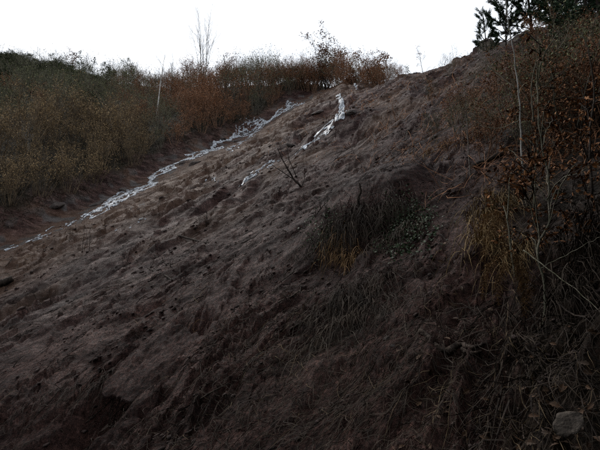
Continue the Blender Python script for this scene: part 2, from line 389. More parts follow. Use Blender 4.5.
# ------------------------------------------------------------------ the hillside: one sheet right round the viewpoint
MUD = ground_material()
def build_ground():
    X, Y, Z = GX, GY, GZ
    nr, na = X.shape
    co = np.stack([X, Y, Z], -1).reshape(-1, 3)
    i = np.arange(nr-1)[:, None]*na; j = np.arange(na)[None]; jn = (j+1) % na
    q = np.stack([i+j, i+na+j, i+na+jn, i+jn], -1).reshape(-1, 4)
    me = bpy.data.meshes.new('hillside'); nv = len(co); nf = len(q)
    me.vertices.add(nv); me.vertices.foreach_set('co', co.ravel())
    me.loops.add(nf*4+na); me.loops.foreach_set('vertex_index', np.concatenate([q[:, ::-1].ravel(), np.arange(na)[::-1]]).astype(np.int32))
    me.polygons.add(nf+1)
    ls = np.concatenate([np.arange(nf)*4, [nf*4]]).astype(np.int32)
    me.polygons.foreach_set('loop_start', ls)
    me.polygons.foreach_set('use_smooth', np.ones(nf+1, bool))
    me.update(calc_edges=True); me.validate()
    x, y = co[:, 0], co[:, 1]; d = stream_d(x, y); rr = np.hypot(x, y)
    n1 = perlin(x/2.6, y/2.6, 51); n2 = perlin(x/.8, y/.8, 52)
    Rg = np.interp(x, RX, RY)
    veg = sstep(1.6, 3.2, d+1.2*n1+.5*n2)*sstep(6, 16, y)
    veg = np.maximum(veg, sstep(-2.5, -.3, y-Rg+1.2*n1)); veg = np.maximum(veg, sstep(1.5, -3, y)*.9)
    uu = x/np.maximum(y, .5)
    veg = np.maximum(veg, .75*sstep(.34, .55, uu+.12*n1+.05*n2)*(y > 0))
    och = sstep(-17, -7, d+3*n1)*sstep(.8, -1.0, d)*sstep(13, 24, rr)*(.75+.4*n2)
    och = np.maximum(och, .6*sstep(-.1, .4, n1)*sstep(10, 18, rr))
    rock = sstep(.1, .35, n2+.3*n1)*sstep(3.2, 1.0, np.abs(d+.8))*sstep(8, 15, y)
    sheen1 = hit(372, 172); sheen2 = hit(60, 300)
    rock = np.maximum(rock, .55*np.exp(-((x-sheen1[0])**2/4+(y-sheen1[1])**2/9))*(.6+.8*n2)); rock = np.maximum(rock, .4*np.exp(-((x-sheen2[0])**2/16+(y-sheen2[1])**2/16))*(.6+.8*n2))  # two soft grey patches paint wet sheen into the soil colour
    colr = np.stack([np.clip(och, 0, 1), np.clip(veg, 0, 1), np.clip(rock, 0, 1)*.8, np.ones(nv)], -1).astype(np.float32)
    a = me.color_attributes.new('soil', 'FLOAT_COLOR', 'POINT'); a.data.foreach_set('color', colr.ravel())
    me.materials.append(MUD)
    o = bpy.data.objects.new('hillside', me); COL.objects.link(o); o['kind'] = 'structure'
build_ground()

# lip of mud added over the hollow at lower left to darken it
def mud_lip(px, py, half, back, over, label):
    c = hit(px, py, f=lambda x, y: base(x, y)); n1, n2 = 60, 34; T = np.array([-FS[1], FS[0]]); S = np.array(FS)
    a = np.linspace(-1, 1, n1)[:, None]; b = np.linspace(0, 1, n2)[None]
    edge = over*(1-.9*a**2)*(.85+.35*perlin(a*5, a*0+.3, 7)+.2*perlin(a*17, a*0+.3, 8)); st = back*np.ones_like(a)
    sl = st+(-edge-st)*b; tl = half*a*(1+.06*perlin(b*4+0*a, a*6, 9))
    X = c[0]+T[0]*tl+S[0]*sl; Y = c[1]+T[1]*tl+S[1]*sl
    top = base(X, Y)+.35*detail(X, Y)+.05-.10*b**3-.12*(np.abs(a)**6)+.03*perlin(X/.09, Y/.09, 31)+.015*perlin(X/.035, Y/.035, 32)
    bot = top-.10+.075*b**2
    top[:, 0] -= .3; bot[:, 0] -= .3
    v = np.concatenate([np.stack([X, Y, top], -1).reshape(-1, 3), np.stack([X, Y, bot], -1).reshape(-1, 3)]); m = n1*n2; f = []
    for i in range(n1-1):
        for j in range(n2-1):
            q = i*n2+j; f.append((q, q+1, q+n2+1, q+n2)[::-1]); f.append((m+q, m+q+1, m+q+n2+1, m+q+n2))
        q = i*n2+n2-1; f.append((q, q+n2, m+q+n2, m+q)); q = i*n2; f.append((q, q+n2, m+q+n2, m+q)[::-1])
    for j in range(n2-1):
        f.append((j, j+1, m+j+1, m+j)); q = (n1-1)*n2+j; f.append((q, q+1, m+q+1, m+q)[::-1])
    me = bpy.data.meshes.new('added_overhang'); me.from_pydata(v.tolist(), [], f); me.materials.append(MUD); me.polygons.foreach_set('use_smooth', [True]*len(f))
    o = bpy.data.objects.new('added_overhang', me); COL.objects.link(o); tag(o, label, 'mud bank')
mud_lip(120, 383, .80, .75, .12, 'overhanging mud lip added to shade the hollow at lower left')

# ------------------------------------------------------------------ white water running down the slide
FOAM = foam_material()
def water(name, px, width, seed, strands=7, fill=.0, sw=.09, meander=.35):
    """px: photo points down the course, each dropped onto the slope; braided strands of foam that part and join"""
    P = [hit(*p, f=Hg, ymax=70) for p in px]
    P = [Vector(p) for p in P if p is not None]
    Q = [math.log(p.y) for p in P]                        # even out the distances along each line of sight
    for _ in range(2): Q = [Q[0]]+[(Q[k-1]+Q[k]*2+Q[k+1])/4 for k in range(1, len(Q)-1)]+[Q[-1]]
    P = [Vector((p.x*math.exp(q)/p.y, math.exp(q), p.z)) for p, q in zip(P, Q)]
    path = smooth_path(P, 4); L = [0]
    for a, b in zip(path[:-1], path[1:]): L.append(L[-1]+(Vector((b.x-a.x, b.y-a.y))).length)
    n = max(8, int(L[-1]/.07)); m = 5
    T = np.linspace(0, L[-1], n)
    C = np.stack([np.interp(T, L, [p[i] for p in path]) for i in range(2)], -1)
    D = np.gradient(C, axis=0); D /= np.linalg.norm(D, axis=1)[:, None]+1e-9
    S = np.stack([-D[:, 1], D[:, 0]], -1); uu = np.linspace(-1, 1, m)
    wid = width*np.clip(.8+1.7*perlin(T/2.6, T*0+.3, seed), .15, 2.0); drift = width*(.45*perlin(T/2.3, T*0+.8, seed+11)+.2*perlin(T/.7, T*0+.8, seed+12)); v = []; f = []; k0 = 0
    for q in range(strands):
        q0 = (q+.5)/strands*2-1 if strands > 1 else 0
        off = drift+wid*.5*(q0+meander*perlin(T/1.3, T*0+q*3.1+.4, seed+1)+.22*perlin(T/.3, T*0+q*2.3+.4, seed+2))
        w = sw*np.clip(.9+2.2*perlin(T/.75, T*0+q*5.7+.2, seed+3)+.8*perlin(T/.17, T*0+q*1.7+.6, seed+4), .12, 2.6)
        on = .8*perlin(T/1.0, T*0+q*4.3+.7, seed+5)+.8*perlin(T/.3, T*0+q*2.9+.1, seed+6) > -fill
        X = C[:, None, 0]+S[:, None, 0]*(off[:, None]+uu[None]*w[:, None]); Y = C[:, None, 1]+S[:, None, 1]*(off[:, None]+uu[None]*w[:, None])
        Z = Hg(X, Y)+.025+.05*(1-uu[None]**2)*(.6+1.2*np.abs(perlin(X/.12, Y/.12, seed+7)))
        v.append(np.stack([X, Y, Z], -1).reshape(-1, 3))
        for i in range(n-1):
            if on[i] and on[i+1]:
                for j in range(m-1):
                    a = k0+i*m+j; f.append((a, a+1, a+m+1, a+m))
        k0 += n*m
    me = bpy.data.meshes.new(name); me.from_pydata(np.concatenate(v).tolist(), [], f); me.materials.append(FOAM)
    me.polygons.foreach_set('use_smooth', [True]*len(f))
    bmx = bmesh.new(); bmx.from_mesh(me); bmesh.ops.delete(bmx, geom=[q for q in bmx.verts if not q.link_faces], context='VERTS'); bmx.to_mesh(me); bmx.free()
    o = bpy.data.objects.new(name, me); COL.objects.link(o); o['kind'] = 'structure'
    return o
water('stream', [(299, 103), (290, 108), (281, 114), (272, 119), (262, 123), (252, 128), (243, 131), (232, 136), (222, 140), (213, 145), (206, 152), (196, 157), (186, 160), (174, 163), (165, 169), (157, 177), (147, 184), (138, 190), (129, 196), (118, 200), (107, 207), (96, 213), (84, 219)], 1.6, 3, 14, .08, .066)
water('stream', [(84, 219), (70, 225), (55, 231), (40, 238), (22, 244), (4, 251)], .9, 13, 5, -.15, .03)
water('waterfall', [(338, 95), (340, 101), (341, 108), (341, 115), (339, 121)], .30, 23, 8, .2, .05, .3)
water('stream', [(338, 122), (329, 126), (321, 132), (313, 137), (307, 143), (302, 150)], .8, 33, 8, .1, .04)
water('rivulet', [(276, 161), (268, 165), (259, 169), (253, 174), (247, 180), (241, 187)], .45, 43, 5, .12, .034)
water('rivulet', [(205, 178), (214, 181), (219, 186)], .4, 53, 3, -.1, .016)
water('rivulet', [(180, 206), (165, 212), (148, 218), (132, 225), (115, 232)], .5, 63, 3, -.35, .016)
water('rivulet', [(258, 131), (248, 139), (236, 147), (226, 154)], 1.0, 73, 6, .0, .035)
water('spring', [(330, 86), (334, 86), (336, 92)], .4, 83, 5, .3, .06)
water('spring', [(355, 84), (357, 86), (356, 90)], .3, 93, 4, .3, .06)

# ------------------------------------------------------------------ rocks, clods
def boulder_mesh(name, seed, m, sub=3, flat=.6, amp=.35):
    bm = bmesh.new(); bmesh.ops.create_icosphere(bm, subdivisions=sub, radius=1.0); rng = random.Random(seed); off = Vector((rng.uniform(0, 50),)*3)
    planes = [(rv(rng).normalized(), rng.uniform(.55, .85)) for _ in range(9)]
    for v in bm.verts:
        p = v.co.copy()
        for n, d in planes:
            e = p.dot(n)-d
            if e > 0: p -= n*e*.85
        p *= 1+amp*.5*mnoise.noise(p*1.3+off)+amp*.25*mnoise.noise(p*4+off)
        v.co = (p.x, p.y, p.z*flat)
    me = bpy.data.meshes.new(name); bm.to_mesh(me); bm.free(); me.materials.append(m)
    me.polygons.foreach_set('use_smooth', [False]*len(me.polygons)); return me
RM = [boulder_mesh('rock', 5+i, M['rock']) for i in range(4)]
def rock(px, py, wpx, label, k=0, rz=0.0, flat=1.0, group=None, name='rock', meshes=None):
    g = ground(px, py)
    if g is None: return
    d = project(g)[2]; s = wpx/FPX*d*.5
    o = bpy.data.objects.new(name, (meshes or RM)[k % 4]); COL.objects.link(o); o.location = g-Vector((0, 0, .22*s*flat)); o.scale = (s, s*.8, s*flat)
    o.rotation_euler = (.25, -.35, rz); tag(o, label, 'rock', group)
rock(196, 163, 15, 'wet grey rock split by the white stream half way up', 0, .5, 1.1)
rock(183, 163, 10, 'smaller wet grey rock just left of the rock splitting the stream', 1, 1.2)
rock(57, 205, 20, 'grey slab at the edge of the thicket left of the stream', 2, .2, .8)
rock(96, 204, 22, 'flat brown slab between the thicket and the stream', 3, .4, .5)
rock(125, 190, 14, 'pale flat stone on the far bank of the stream below the birch', 1, 2.0, .6)
rock(222, 139, 9, 'small stone in the upper stream under the russet thicket', 0, .3)
rock(237, 141, 8, 'small stone beside the upper stream, right of another stone', 2, 1.3)
rock(140, 206, 18, 'long brown boulder on the near side of the stream', 3, .6, .7)
rock(318, 112, 14, 'brown rock ledge left of the top waterfall', 2, .1, .6)
rock(352, 112, 14, 'brown rock just right of the top waterfall', 1, .9, .8)
rock(292, 145, 14, 'brown rock left of the foot of the second cascade', 0, 2.2, .6)
rock(388, 338, 11, 'small angular stone in the dead grass right of centre', 1, .4, .8)
rock(393, 345, 8, 'smaller stone just below the angular stone in the grass', 2, 1.4, .7)
rock(318, 420, 9, 'pale flat stone in the dark litter near the bottom edge', 3, .2, .5)
rock(530, 372, 6, 'small pale pebble on the dark litter at lower right', 0, .2, .8)
rock(541, 366, 5, 'tiny pale pebble right of another pebble at lower right', 1, 2.2, .8)

def clod_stuff():
    rng = random.Random(77); protos = []
    for k in range(6):
        bm = bmesh.new(); bmesh.ops.create_icosphere(bm, subdivisions=1, radius=1)
        for v in bm.verts: v.co *= rng.uniform(.6, 1.25)
        protos.append((np.array([v.co[:] for v in bm.verts]), np.array([[v.index for v in f.verts] for f in bm.faces]))); bm.free()
    n = 8000; R = np.random.default_rng(5)
    px = R.uniform(-25, 625, n*3); yy = R.uniform(0, 1, n*3)
    r = 2.1*np.exp(yy*math.log(26/2.1)); az = np.arctan((px-300)/FPX)
    x = np.sin(az)*r; y = np.cos(az)*r
    dens = perlin(x/.9, y/.9, 81)+.5*perlin(x/.3, y/.3, 82)
    ok = (dens > .16) & (stream_d(x, y) < -1); x, y, r = x[ok][:n], y[ok][:n], r[ok][:n]
    z = Hg(x, y); V = []; F = []; off = 0
    for i in range(len(x)):
        pv, pf = protos[i % 6]; s = (.004+.020*R.random()**4.0)*(.6+.2*r[i])
        sc = s*np.array([R.uniform(.8, 1.6), R.uniform(.7, 1.1), R.uniform(.5, .8)]); a = R.uniform(0, 6.28)
        v = pv*sc; c, sn = math.cos(a), math.sin(a)
        v = np.stack([v[:, 0]*c-v[:, 1]*sn, v[:, 0]*sn+v[:, 1]*c, v[:, 2]+v[:, 0]*.4*c], -1)+np.array([x[i], y[i], z[i]-s*.15])
        V.append(v); F.append(pf+off); off += len(pv)
    me = bpy.data.meshes.new('mud_clods'); me.from_pydata(np.concatenate(V).tolist(), [], np.concatenate(F).tolist()); me.materials.append(M['clod'])
    me.polygons.foreach_set('use_smooth', [True]*len(me.polygons))
    o = bpy.data.objects.new('mud_clods', me); COL.objects.link(o); tag(o, 'crumbled brown mud clods strewn over the slide', 'mud', kind='stuff')
clod_stuff()

# ------------------------------------------------------------------ dead grass and fibre matted into the mud
def fibres(name, label, cat, m, n, seed, region, ln, wd, stand, down=.7, r0=2.0, r1=30.0):
    """n bent stalks; region(px, py) -> probability at the photo position of the root; drawn downhill"""
    R = np.random.default_rng(seed); mb = MB(); cnt = 0; tries = 0
    while cnt < n and tries < 40:
        tries += 1; k = n*2
        px = R.uniform(-30, 630, k); yy = R.uniform(0, 1, k)
        r = r0*np.exp(yy*math.log(r1/r0)); az = np.arctan((px-300)/FPX); x = np.sin(az)*r; y = np.cos(az)*r; z = Hg(x, y)
        qx, qy, _ = project((x, y, z)); ok = R.random(k) < region(qx, qy, x, y)
        x, y, z, r = x[ok], y[ok], z[ok], r[ok]
        N = min(len(x), n-cnt)
        x, y, z, r = x[:N], y[:N], z[:N], r[:N]
        if N == 0: continue
        L = ln*R.uniform(.35, 1.3, N); a = np.arctan2(-FS[1], -FS[0])+R.normal(0, 1.0, N)*(1.3-down)
        free = R.random(N) > down; a = np.where(free, R.uniform(0, 6.28, N), a)
        up = stand*R.random(N)**2; bend = R.normal(0, 1.1, N); K = 6
        X = [x]; Yv = [y]; aa = a.copy()
        for s in range(1, K):
            aa = aa+bend/K*1.6; X.append(X[-1]+np.cos(aa)*L/(K-1)); Yv.append(Yv[-1]+np.sin(aa)*L/(K-1))
        XX = np.stack(X, 1); YY = np.stack(Yv, 1); ZZ = Hg(XX, YY)
        t = np.linspace(0, 1, K)[None]
        ZZ = np.maximum(ZZ+.006, ZZ[:, :1]*(1-t)+ZZ[:, -1:]*t)*.6+(ZZ+.004)*.4+up[:, None]*L[:, None]*np.sin(t*math.pi*.8)
        W = wd*R.uniform(.5, 1.4, N)
        for i in range(N):
            pts = [Vector((XX[i, q], YY[i, q], ZZ[i, q])) for q in range(K)]
            dd = (pts[-1]-pts[0]); sd = dd.cross(Vector((R.normal(), R.normal(), 1.2)))
            mb.ribbon(pts, W[i]*(.6+.12*r[i]), sd.normalized() if sd.length > 1e-6 else Vector((1, 0, 0)))
        cnt += N
    o = mb.build(name, m); tag(o, label, cat, kind='stuff'); return o
def bump2(x, y, cx, cy, sx, sy): return np.exp(-((x-cx)/sx)**2-((y-cy)/sy)**2)
fibres('dead_grass', 'dark dead grass stalks matted into the mud of the lower slope', 'dead grass', M['straw_dark'], 14000, 1,
       lambda px, py, x, y: .12+.9*bump2(px, py, 330, 350, 110, 70)+.5*bump2(px, py, 500, 380, 140, 90)+.35*bump2(px, py, 250, 420, 200, 60), .17, .0036, .35)
fibres('dry_straw', 'pale broken straw and thin stalks lying over the mud', 'straw', M['straw_dull'], 700, 2,
       lambda px, py, x, y: .02+.5*bump2(px, py, 520, 390, 110, 70)+.3*bump2(px, py, 270, 340, 90, 60), .22, .0035, .5, .35)
fibres('root_fibre', 'dark torn root fibres hanging in the mud across the slide', 'roots', M['bark_dark'], 2600, 3,
       lambda px, py, x, y: .5*(perlin(x/1.1, y/1.1, 91) > .1)*(py > 130), .35, .007, .3, .75)

fibres('bracken_litter', 'brown dead bracken and grass tufts on the upper slope below the crest', 'dead bracken', M['leaf_russet'], 5000, 4,
       lambda px, py, x, y: (perlin(x/1.6, y/1.6, 95) > -.02)*(stream_d(x, y) < -1.5)*(.9*bump2(px, py, 395, 120, 45, 40)+.8*bump2(px, py, 470, 110, 60, 50)+.35*bump2(px, py, 320, 130, 60, 30)+bump2(px, py, 545, 110, 60, 90)), .5, .005, .8, .5, 6.0, 58.0)
fibres('dry_bank_grass', 'tawny dead grass on the dark bank between the stream and the thicket', 'dead grass', M['straw_dark'], 2500, 5,
       lambda px, py, x, y: .9*(stream_d(x, y) > .8)*(stream_d(x, y) < 5), .7, .006, .9, .5, 20.0, 60.0)
# ------------------------------------------------------------------ plants
def grow(mb, p, d, L, r, depth, rng, tips, nsub=4, spread=.75, lift=.08, sides=4, wob=.14, ratio=.58, start=.25):
    n = 4 if depth > 0 else 3
    pts, e = curve(p, d, L, rng, n, wob, lift)
    mb.tube(pts, taper(n+1, r, r*.35), sides if depth > 1 else 3, cap=False)
    if depth == 0:
        tips.append((pts[-1], e)); tips.append(sample(pts, .5)); return
    for k in range(nsub):
        t = start+(1-start)*(k+rng.random())/nsub
        q, dd = sample(pts, min(t, .98)); side = rv(rng); side = (side-dd*side.dot(dd)).normalized()
        grow(mb, q, dd*(1-spread*.5)+side*spread, L*ratio*rng.uniform(.7, 1.15)*(1.15-.45*t), r*.5, depth-1, rng, tips, nsub, spread, lift, sides, wob, ratio, start)
    tips.append((pts[-1], e))
class Proto: pass
def shrub_proto(seed, kind):
    rng = random.Random(seed); w = MB(); lf = MB(); tips = []
    cfg = {'olive': (15, 2.2, .34, .42, .05), 'grey': (9, 2.8, .28, .55, .05), 'russet': (9, 2.3, .35, .65, .06), 'gorse': (8, 1.2, .5, .7, .07)}[kind]
    for k in range(cfg[0]):
        a = rng.uniform(0, 6.28); rr = rng.uniform(0, .45)
        d = Vector((math.cos(a)*cfg[2], math.sin(a)*cfg[2], 1)).normalized()
        grow(w, (math.cos(a)*rr, math.sin(a)*rr, -.15), d, cfg[1]*rng.uniform(.65, 1.1), .022, 2, rng, tips, 4, cfg[3], .1, 4, .12)
    nl = {'olive': 1.5, 'grey': 1.4, 'russet': 3.4, 'gorse': 6}[kind]
    for (p, d) in tips:
        k = int(nl)+(rng.random() < nl % 1)
        for _ in range(k):
            dd = (d*.4+rv(rng, .7)); s = {'olive': .10, 'grey': .08, 'russet': .075, 'gorse': .15}[kind]*rng.uniform(.6, 1.4)
            lf.quadleaf(p+rv(rng, .07), dd, rv(rng), s, s*(.28 if kind in ('olive', 'gorse') else .6))
    o = Proto(); tw = {'olive': 'twig_olive', 'grey': 'twig_grey', 'russet': 'twig_russet', 'gorse': 'twig_grey'}[kind]
    lm = {'olive': 'leaf_olive', 'grey': 'leaf_grey', 'russet': 'leaf_russet', 'gorse': 'gorse'}[kind]
    o.parts = [('stems', w.mesh('stems', M[tw]), None), ('foliage', lf.mesh('foliage', M[lm], False), 'stuff')]
    return o
def place(proto, name, loc, scale, rz, label, cat, group=None, tilt=(0, 0)):
    e = empty(name, loc, rz); e.rotation_euler = (tilt[0], tilt[1], rz); e.scale = scale if isinstance(scale, tuple) else (scale,)*3
    for pn, me, kd in proto.parts:
        c = bpy.data.objects.new(pn, me); COL.objects.link(c); c.parent = e
        if kd: c['kind'] = kd
    tag(e, label, cat, group); return e
PR = {k: [shrub_proto(100*i+j, k) for j in range(3)] for i, k in enumerate(('olive', 'grey', 'russet', 'gorse'))}
LAB = {'olive': ('straw-olive bare shrub in the thicket left of the stream', 'olive thicket beside the stream'),
       'grey': ('grey-green leafless shrub on the bank behind the olive thicket', 'grey shrubs up the left bank'),
       'russet': ('russet brown-leaved shrub along the upper edge of the slide', 'russet thicket along the top'),
       'gorse': ('low dark green bush on the far left hilltop', 'dark bushes on the left hilltop')}
def thicket():
    rng = random.Random(9); pts = []; cnt = {}
    tries = 0
    while tries < 26000 and len(pts) < 900:
        tries += 1
        x = rng.uniform(-50, 12); y = rng.uniform(20, 68); d = float(stream_d(x, y))
        if d < 1.9+.5*float(perlin(x/4, y/4, 61)): continue
        if abs(x/y) > .78 or y > float(np.interp(x, RX, RY))+2.5: continue
        if any((x-a)**2+(y-b)**2 < 1.2**2*(2.0 if y < 36 else 1.15) for a, b in pts): continue
        z = Hs(x, y); qx, qy, _ = project((x, y, z))
        if not -45 < qx < 345: continue
        pts.append((x, y)); nn = float(perlin(x/7, y/7, 66))
        if qx < 110 and qy < 100+25*nn: k = 'gorse' if rng.random() < .7 else 'grey'
        elif qx > 150+40*nn: k = 'russet' if rng.random() < (.85 if not 230 < qx < 290 else .45) else 'grey'
        elif qy > 128+20*nn: k = 'olive'
        else: k = 'grey' if rng.random() < (.92 if qx < 105 else .6) else 'russet'
        if d < 4.5 and k == 'gorse': k = 'olive'
        s = rng.uniform(.65, 1.35)*(.85 if qy < 95 else 1)*(.75 if d < 3 else 1)
        if k == 'gorse': s = (s*1.5, s*1.5, s)
        if cnt.get(k, 0) >= 295: continue
        if k == 'olive': s *= 1.3
        if k != 'gorse' and 190 < qx: s *= 1.3
        cnt[k] = cnt.get(k, 0)+1; lab, grp = LAB[k]
        if k == 'olive' and d < 4: lab, grp = 'straw-olive bare shrub in the front row of the thicket by the stream', 'front row of the olive thicket'
        if k == 'russet' and d < 4: lab, grp = 'russet shrub at the brink of the gully above the stream', 'russet shrubs at the brink'
        if k == 'russet' and d >= 4 and qx < 180: lab, grp = 'russet shrub among the grey shrubs near the white birch', 'russet shrubs near the birch'
        if k == 'grey' and qx > 180: lab, grp = 'grey leafless shrub among the russet shrubs at the top', 'grey shrubs in the russet thicket'
        place(PR[k][rng.randrange(3)], {'olive': 'straw_shrub', 'grey': 'grey_shrub', 'russet': 'russet_shrub', 'gorse': 'gorse_bush'}[k], (x, y, z), s, rng.uniform(0, 6.28), lab, 'shrub', grp)
    print('thicket', cnt)
thicket()
rq = random.Random(19)
for k in range(58):                                  # brush along the brink behind the waterfall
    px = 270+130*(k+rq.random())/58; u = (px-300)/FPX; Y = np.interp(px, [270, 330, 350, 375, 400], [57, 54, 47, 41, 33])+rq.uniform(-1.2, 1.2); x = u*Y
    for _ in range(5): z = Hs(x, Y); x = u*(Y*CP+(z-CAMZ)*SP)
    place(PR['russet' if rq.random() < .7 else 'grey'][rq.randrange(3)], 'twiggy_shrub', (x, Y, z), rq.uniform(.9, 1.45)*min(1, Y/48)*(.45 if px > 385 else .8 if px > 350 else 1), rq.uniform(0, 6.28), 'brown twiggy shrub on the brink behind the top waterfall', 'shrub', 'shrubs behind the waterfall')

def bare_tree(px, py, Y, hpx, label, bark, seed, nsub=5, spread=.5, leaf=None, nl=0, cat='tree', name='bare_tree', r=.06, lean=(0, 0), stems=1, depth=2, start=.35, leafsize=.1, wpx=None, group=None, fan=.12):
    """a tree whose foot stands on the ground under photo column px at distance Y"""
    u = (px-300)/FPX; x = u*Y*1.0; 
    for _ in range(6):
        z = Hs(x, Y); x = u*(Y*CP+(z-CAMZ)*SP)
    h = hpx/FPX*(Y*CP+(z-CAMZ)*SP); rng = random.Random(seed); e = empty(name, (x, Y, z)); tr = MB(); br = MB(); lf = MB(); tips = []
    for s_ in range(stems):
        a = rng.uniform(0, 6.28); off = Vector((math.cos(a), math.sin(a), 0))*(.12*(stems > 1))
        d = Vector((lean[0]+(rng.gauss(0, fan) if stems > 1 else 0), lean[1]+(rng.gauss(0, fan) if stems > 1 else 0), 1)); hh = h*(1 if s_ == 0 else rng.uniform(.6, .95))
        pts, dd = curve(off+Vector((0, 0, -.15)), d, hh+.15, rng, 7, .045, .02)
        tr.tube(pts, taper(8, r*(1 if s_ == 0 else .7), r*.15), 6)
        n = int(nsub*2.2)
        for k in range(n):
            t = start+(1-start)*(k+rng.random())/n; q, qd = sample(pts, min(t, .99)); sd = rv(rng); sd.z *= .3; sd.normalize()
            grow(br, q, qd*.6+sd*spread*1.3, h*.28*(1.25-.8*t)*rng.uniform(.6, 1.2), r*.32*(1.2-.8*t), depth-1, rng, tips, nsub, spread, .08, 4, .14)
    tr.build('trunk', M[bark], e); br.build('branches', M[bark if bark != 'bark_white' else 'twig_grey'], e)['kind'] = 'stuff'
    if leaf:
        for (p, d) in tips:
            for _ in range(int(nl)+(rng.random() < nl % 1)):
                s = leafsize*rng.uniform(.6, 1.4); lf.quadleaf(p+rv(rng, .06), d*.3+rv(rng, .7), rv(rng), s, s*.65)
        o = lf.build('leaves', M[leaf], e, False); o['kind'] = 'stuff'
    tag(e, label, cat, group); return e
bare_tree(156, 112, 45.5, 68, 'slim white-stemmed birch standing alone in the left thicket', 'bark_white', 1, 4, .35, r=.095, name='birch_tree', start=.55, lean=(.03, 0))
bare_tree(203, 80, 58, 92, 'tallest bare tree on the skyline, thin upright whips', 'twig_grey', 2, 5, .25, r=.06, stems=8, start=.35, fan=.07)
bare_tree(326, 85, 53, 62, 'tall leafy brown tree on the skyline above the waterfall', 'bark_dark', 3, 6, .75, 'leaf_russet', 2.0, r=.07, name='skyline_tree', stems=8, start=.2, leafsize=.17, fan=.24)
bare_tree(375, 88, 40, 44, 'bushy russet tree on the skyline right of the waterfall', 'bark_dark', 4, 6, .8, 'leaf_russet', 1.8, r=.04, name='skyline_tree', stems=10, start=.12, leafsize=.12, fan=.38)
bare_tree(352, 88, 46, 26, 'low dark russet bush between two skyline trees', 'bark_dark', 5, 6, .8, 'leaf_russet', 2.0, r=.04, name='skyline_bush', stems=4, start=.15, leafsize=.12, cat='shrub')
bare_tree(301, 90, 56, 32, 'thin grey leafless bush left of the tall skyline tree', 'twig_grey', 6, 6, .6, r=.04, name='skyline_bush', stems=4, start=.2, cat='shrub')
bare_tree(262, 90, 58, 34, 'pale grey leafless bush on the skyline over the grey thicket', 'twig_grey', 7, 6, .6, r=.04, name='skyline_bush', stems=5, start=.2, cat='shrub')
bare_tree(225, 88, 58, 38, 'dark brown twiggy bush right of the tall whips', 'bark_dark', 8, 6, .7, 'leaf_russet', 1.2, r=.05, name='skyline_bush', stems=4, start=.2, cat='shrub', leafsize=.14)
bare_tree(127, 84, 58, 34, 'greenish bushy shrub on the skyline left of the birch', 'twig_grey', 9, 6, .7, 'leaf_grey', 1.4, r=.05, name='skyline_bush', stems=5, start=.2, cat='shrub', leafsize=.12)
bare_tree(108, 82, 59, 28, 'rounded dark green shrub on the left skyline', 'twig_grey', 10, 6, .8, 'gorse', 2.0, r=.05, name='skyline_bush', stems=5, start=.15, cat='shrub', leafsize=.13)
bare_tree(88, 78, 60, 30, 'narrow dark sapling with small leaves on the left skyline', 'bark_dark', 11, 5, .35, 'gorse', 1.3, r=.04, name='sapling', stems=2, cat='sapling', leafsize=.15)
bare_tree(75, 76, 60, 28, 'narrow dark sapling nearest the left hilltop', 'bark_dark', 12, 5, .4, 'leaf_russet', 1.3, r=.04, name='sapling', stems=2, cat='sapling', leafsize=.15)
bare_tree(172, 88, 58, 40, 'pale bare whips just right of the birch', 'twig_grey', 14, 5, .3, r=.04, name='sapling', stems=4, cat='sapling')
bare_tree(186, 88, 58, 36, 'brown bare whips between the birch and the tallest tree', 'twig_russet', 15, 5, .3, r=.04, name='sapling', stems=4, cat='sapling')
for i, (px, h) in enumerate(((8, 26), (21, 22), (37, 30))):
    bare_tree(px, 62, 61, h, ['first thin pole stem on the left hilltop', 'second thin pole stem on the left hilltop', 'third and tallest thin pole stem on the left hilltop'][i], 'twig_grey', 30+i, 3, .3, r=.035, name='sapling', cat='sapling', start=.6)
bare_tree(408, 84, 30, 16, 'short leafy sapling on the bare skyline left of the slope crest', 'bark_dark', 41, 5, .5, 'leaf_grey', 1.2, r=.018, name='sapling', cat='sapling', leafsize=.07)
bare_tree(424, 80, 31, 28, 'thin leaning sapling with few leaves on the bare crest', 'bark_dark', 42, 5, .4, 'leaf_russet', .7, r=.02, name='sapling', cat='sapling', leafsize=.07, lean=(-.3, 0))
bare_tree(478, 54, 22, 46, 'thin pale sapling left of the young pine on the crest', 'bark_grey', 43, 4, .35, r=.02, name='sapling', cat='sapling', lean=(.1, 0))
# thin saplings and shrubs scattered over the right flank of the slide
for i, (px, py, h, lab, lf, ln) in enumerate([
   (471, 178, 96, 'tall thin grey stem rising through the right flank of the slide', None, .0),
   (503, 135, 60, 'straight dark stem under the young pine', None, .0),
   (447, 128, 34, 'small brown-leaved sapling on the upper right of the slide', 'leaf_russet', .1),
   (490, 120, 30, 'thin pale sapling beside the dark stem under the pine', None, -.15),
   (433, 105, 24, 'short twiggy sapling below the bare crest', 'leaf_russet', -.1),
   (420, 128, 22, 'low twiggy sapling on the purple mud right of the dark hollow', 'leaf_russet', .2),
   (405, 140, 18, 'lowest of the twiggy saplings right of the dark hollow', None, .2),
   (396, 118, 22, 'small leaning sapling right of the waterfall top', 'leaf_russet', -.3)]):
    g = ground(px, py); bare_tree(px, py, g.y, h, lab, 'bark_grey' if lf is None else 'twig_russet', 60+i, 4, .5, lf, .9, r=.004*project(g)[2]*.22+.006, name='sapling', cat='sapling', lean=(ln, 0), leafsize=.05)

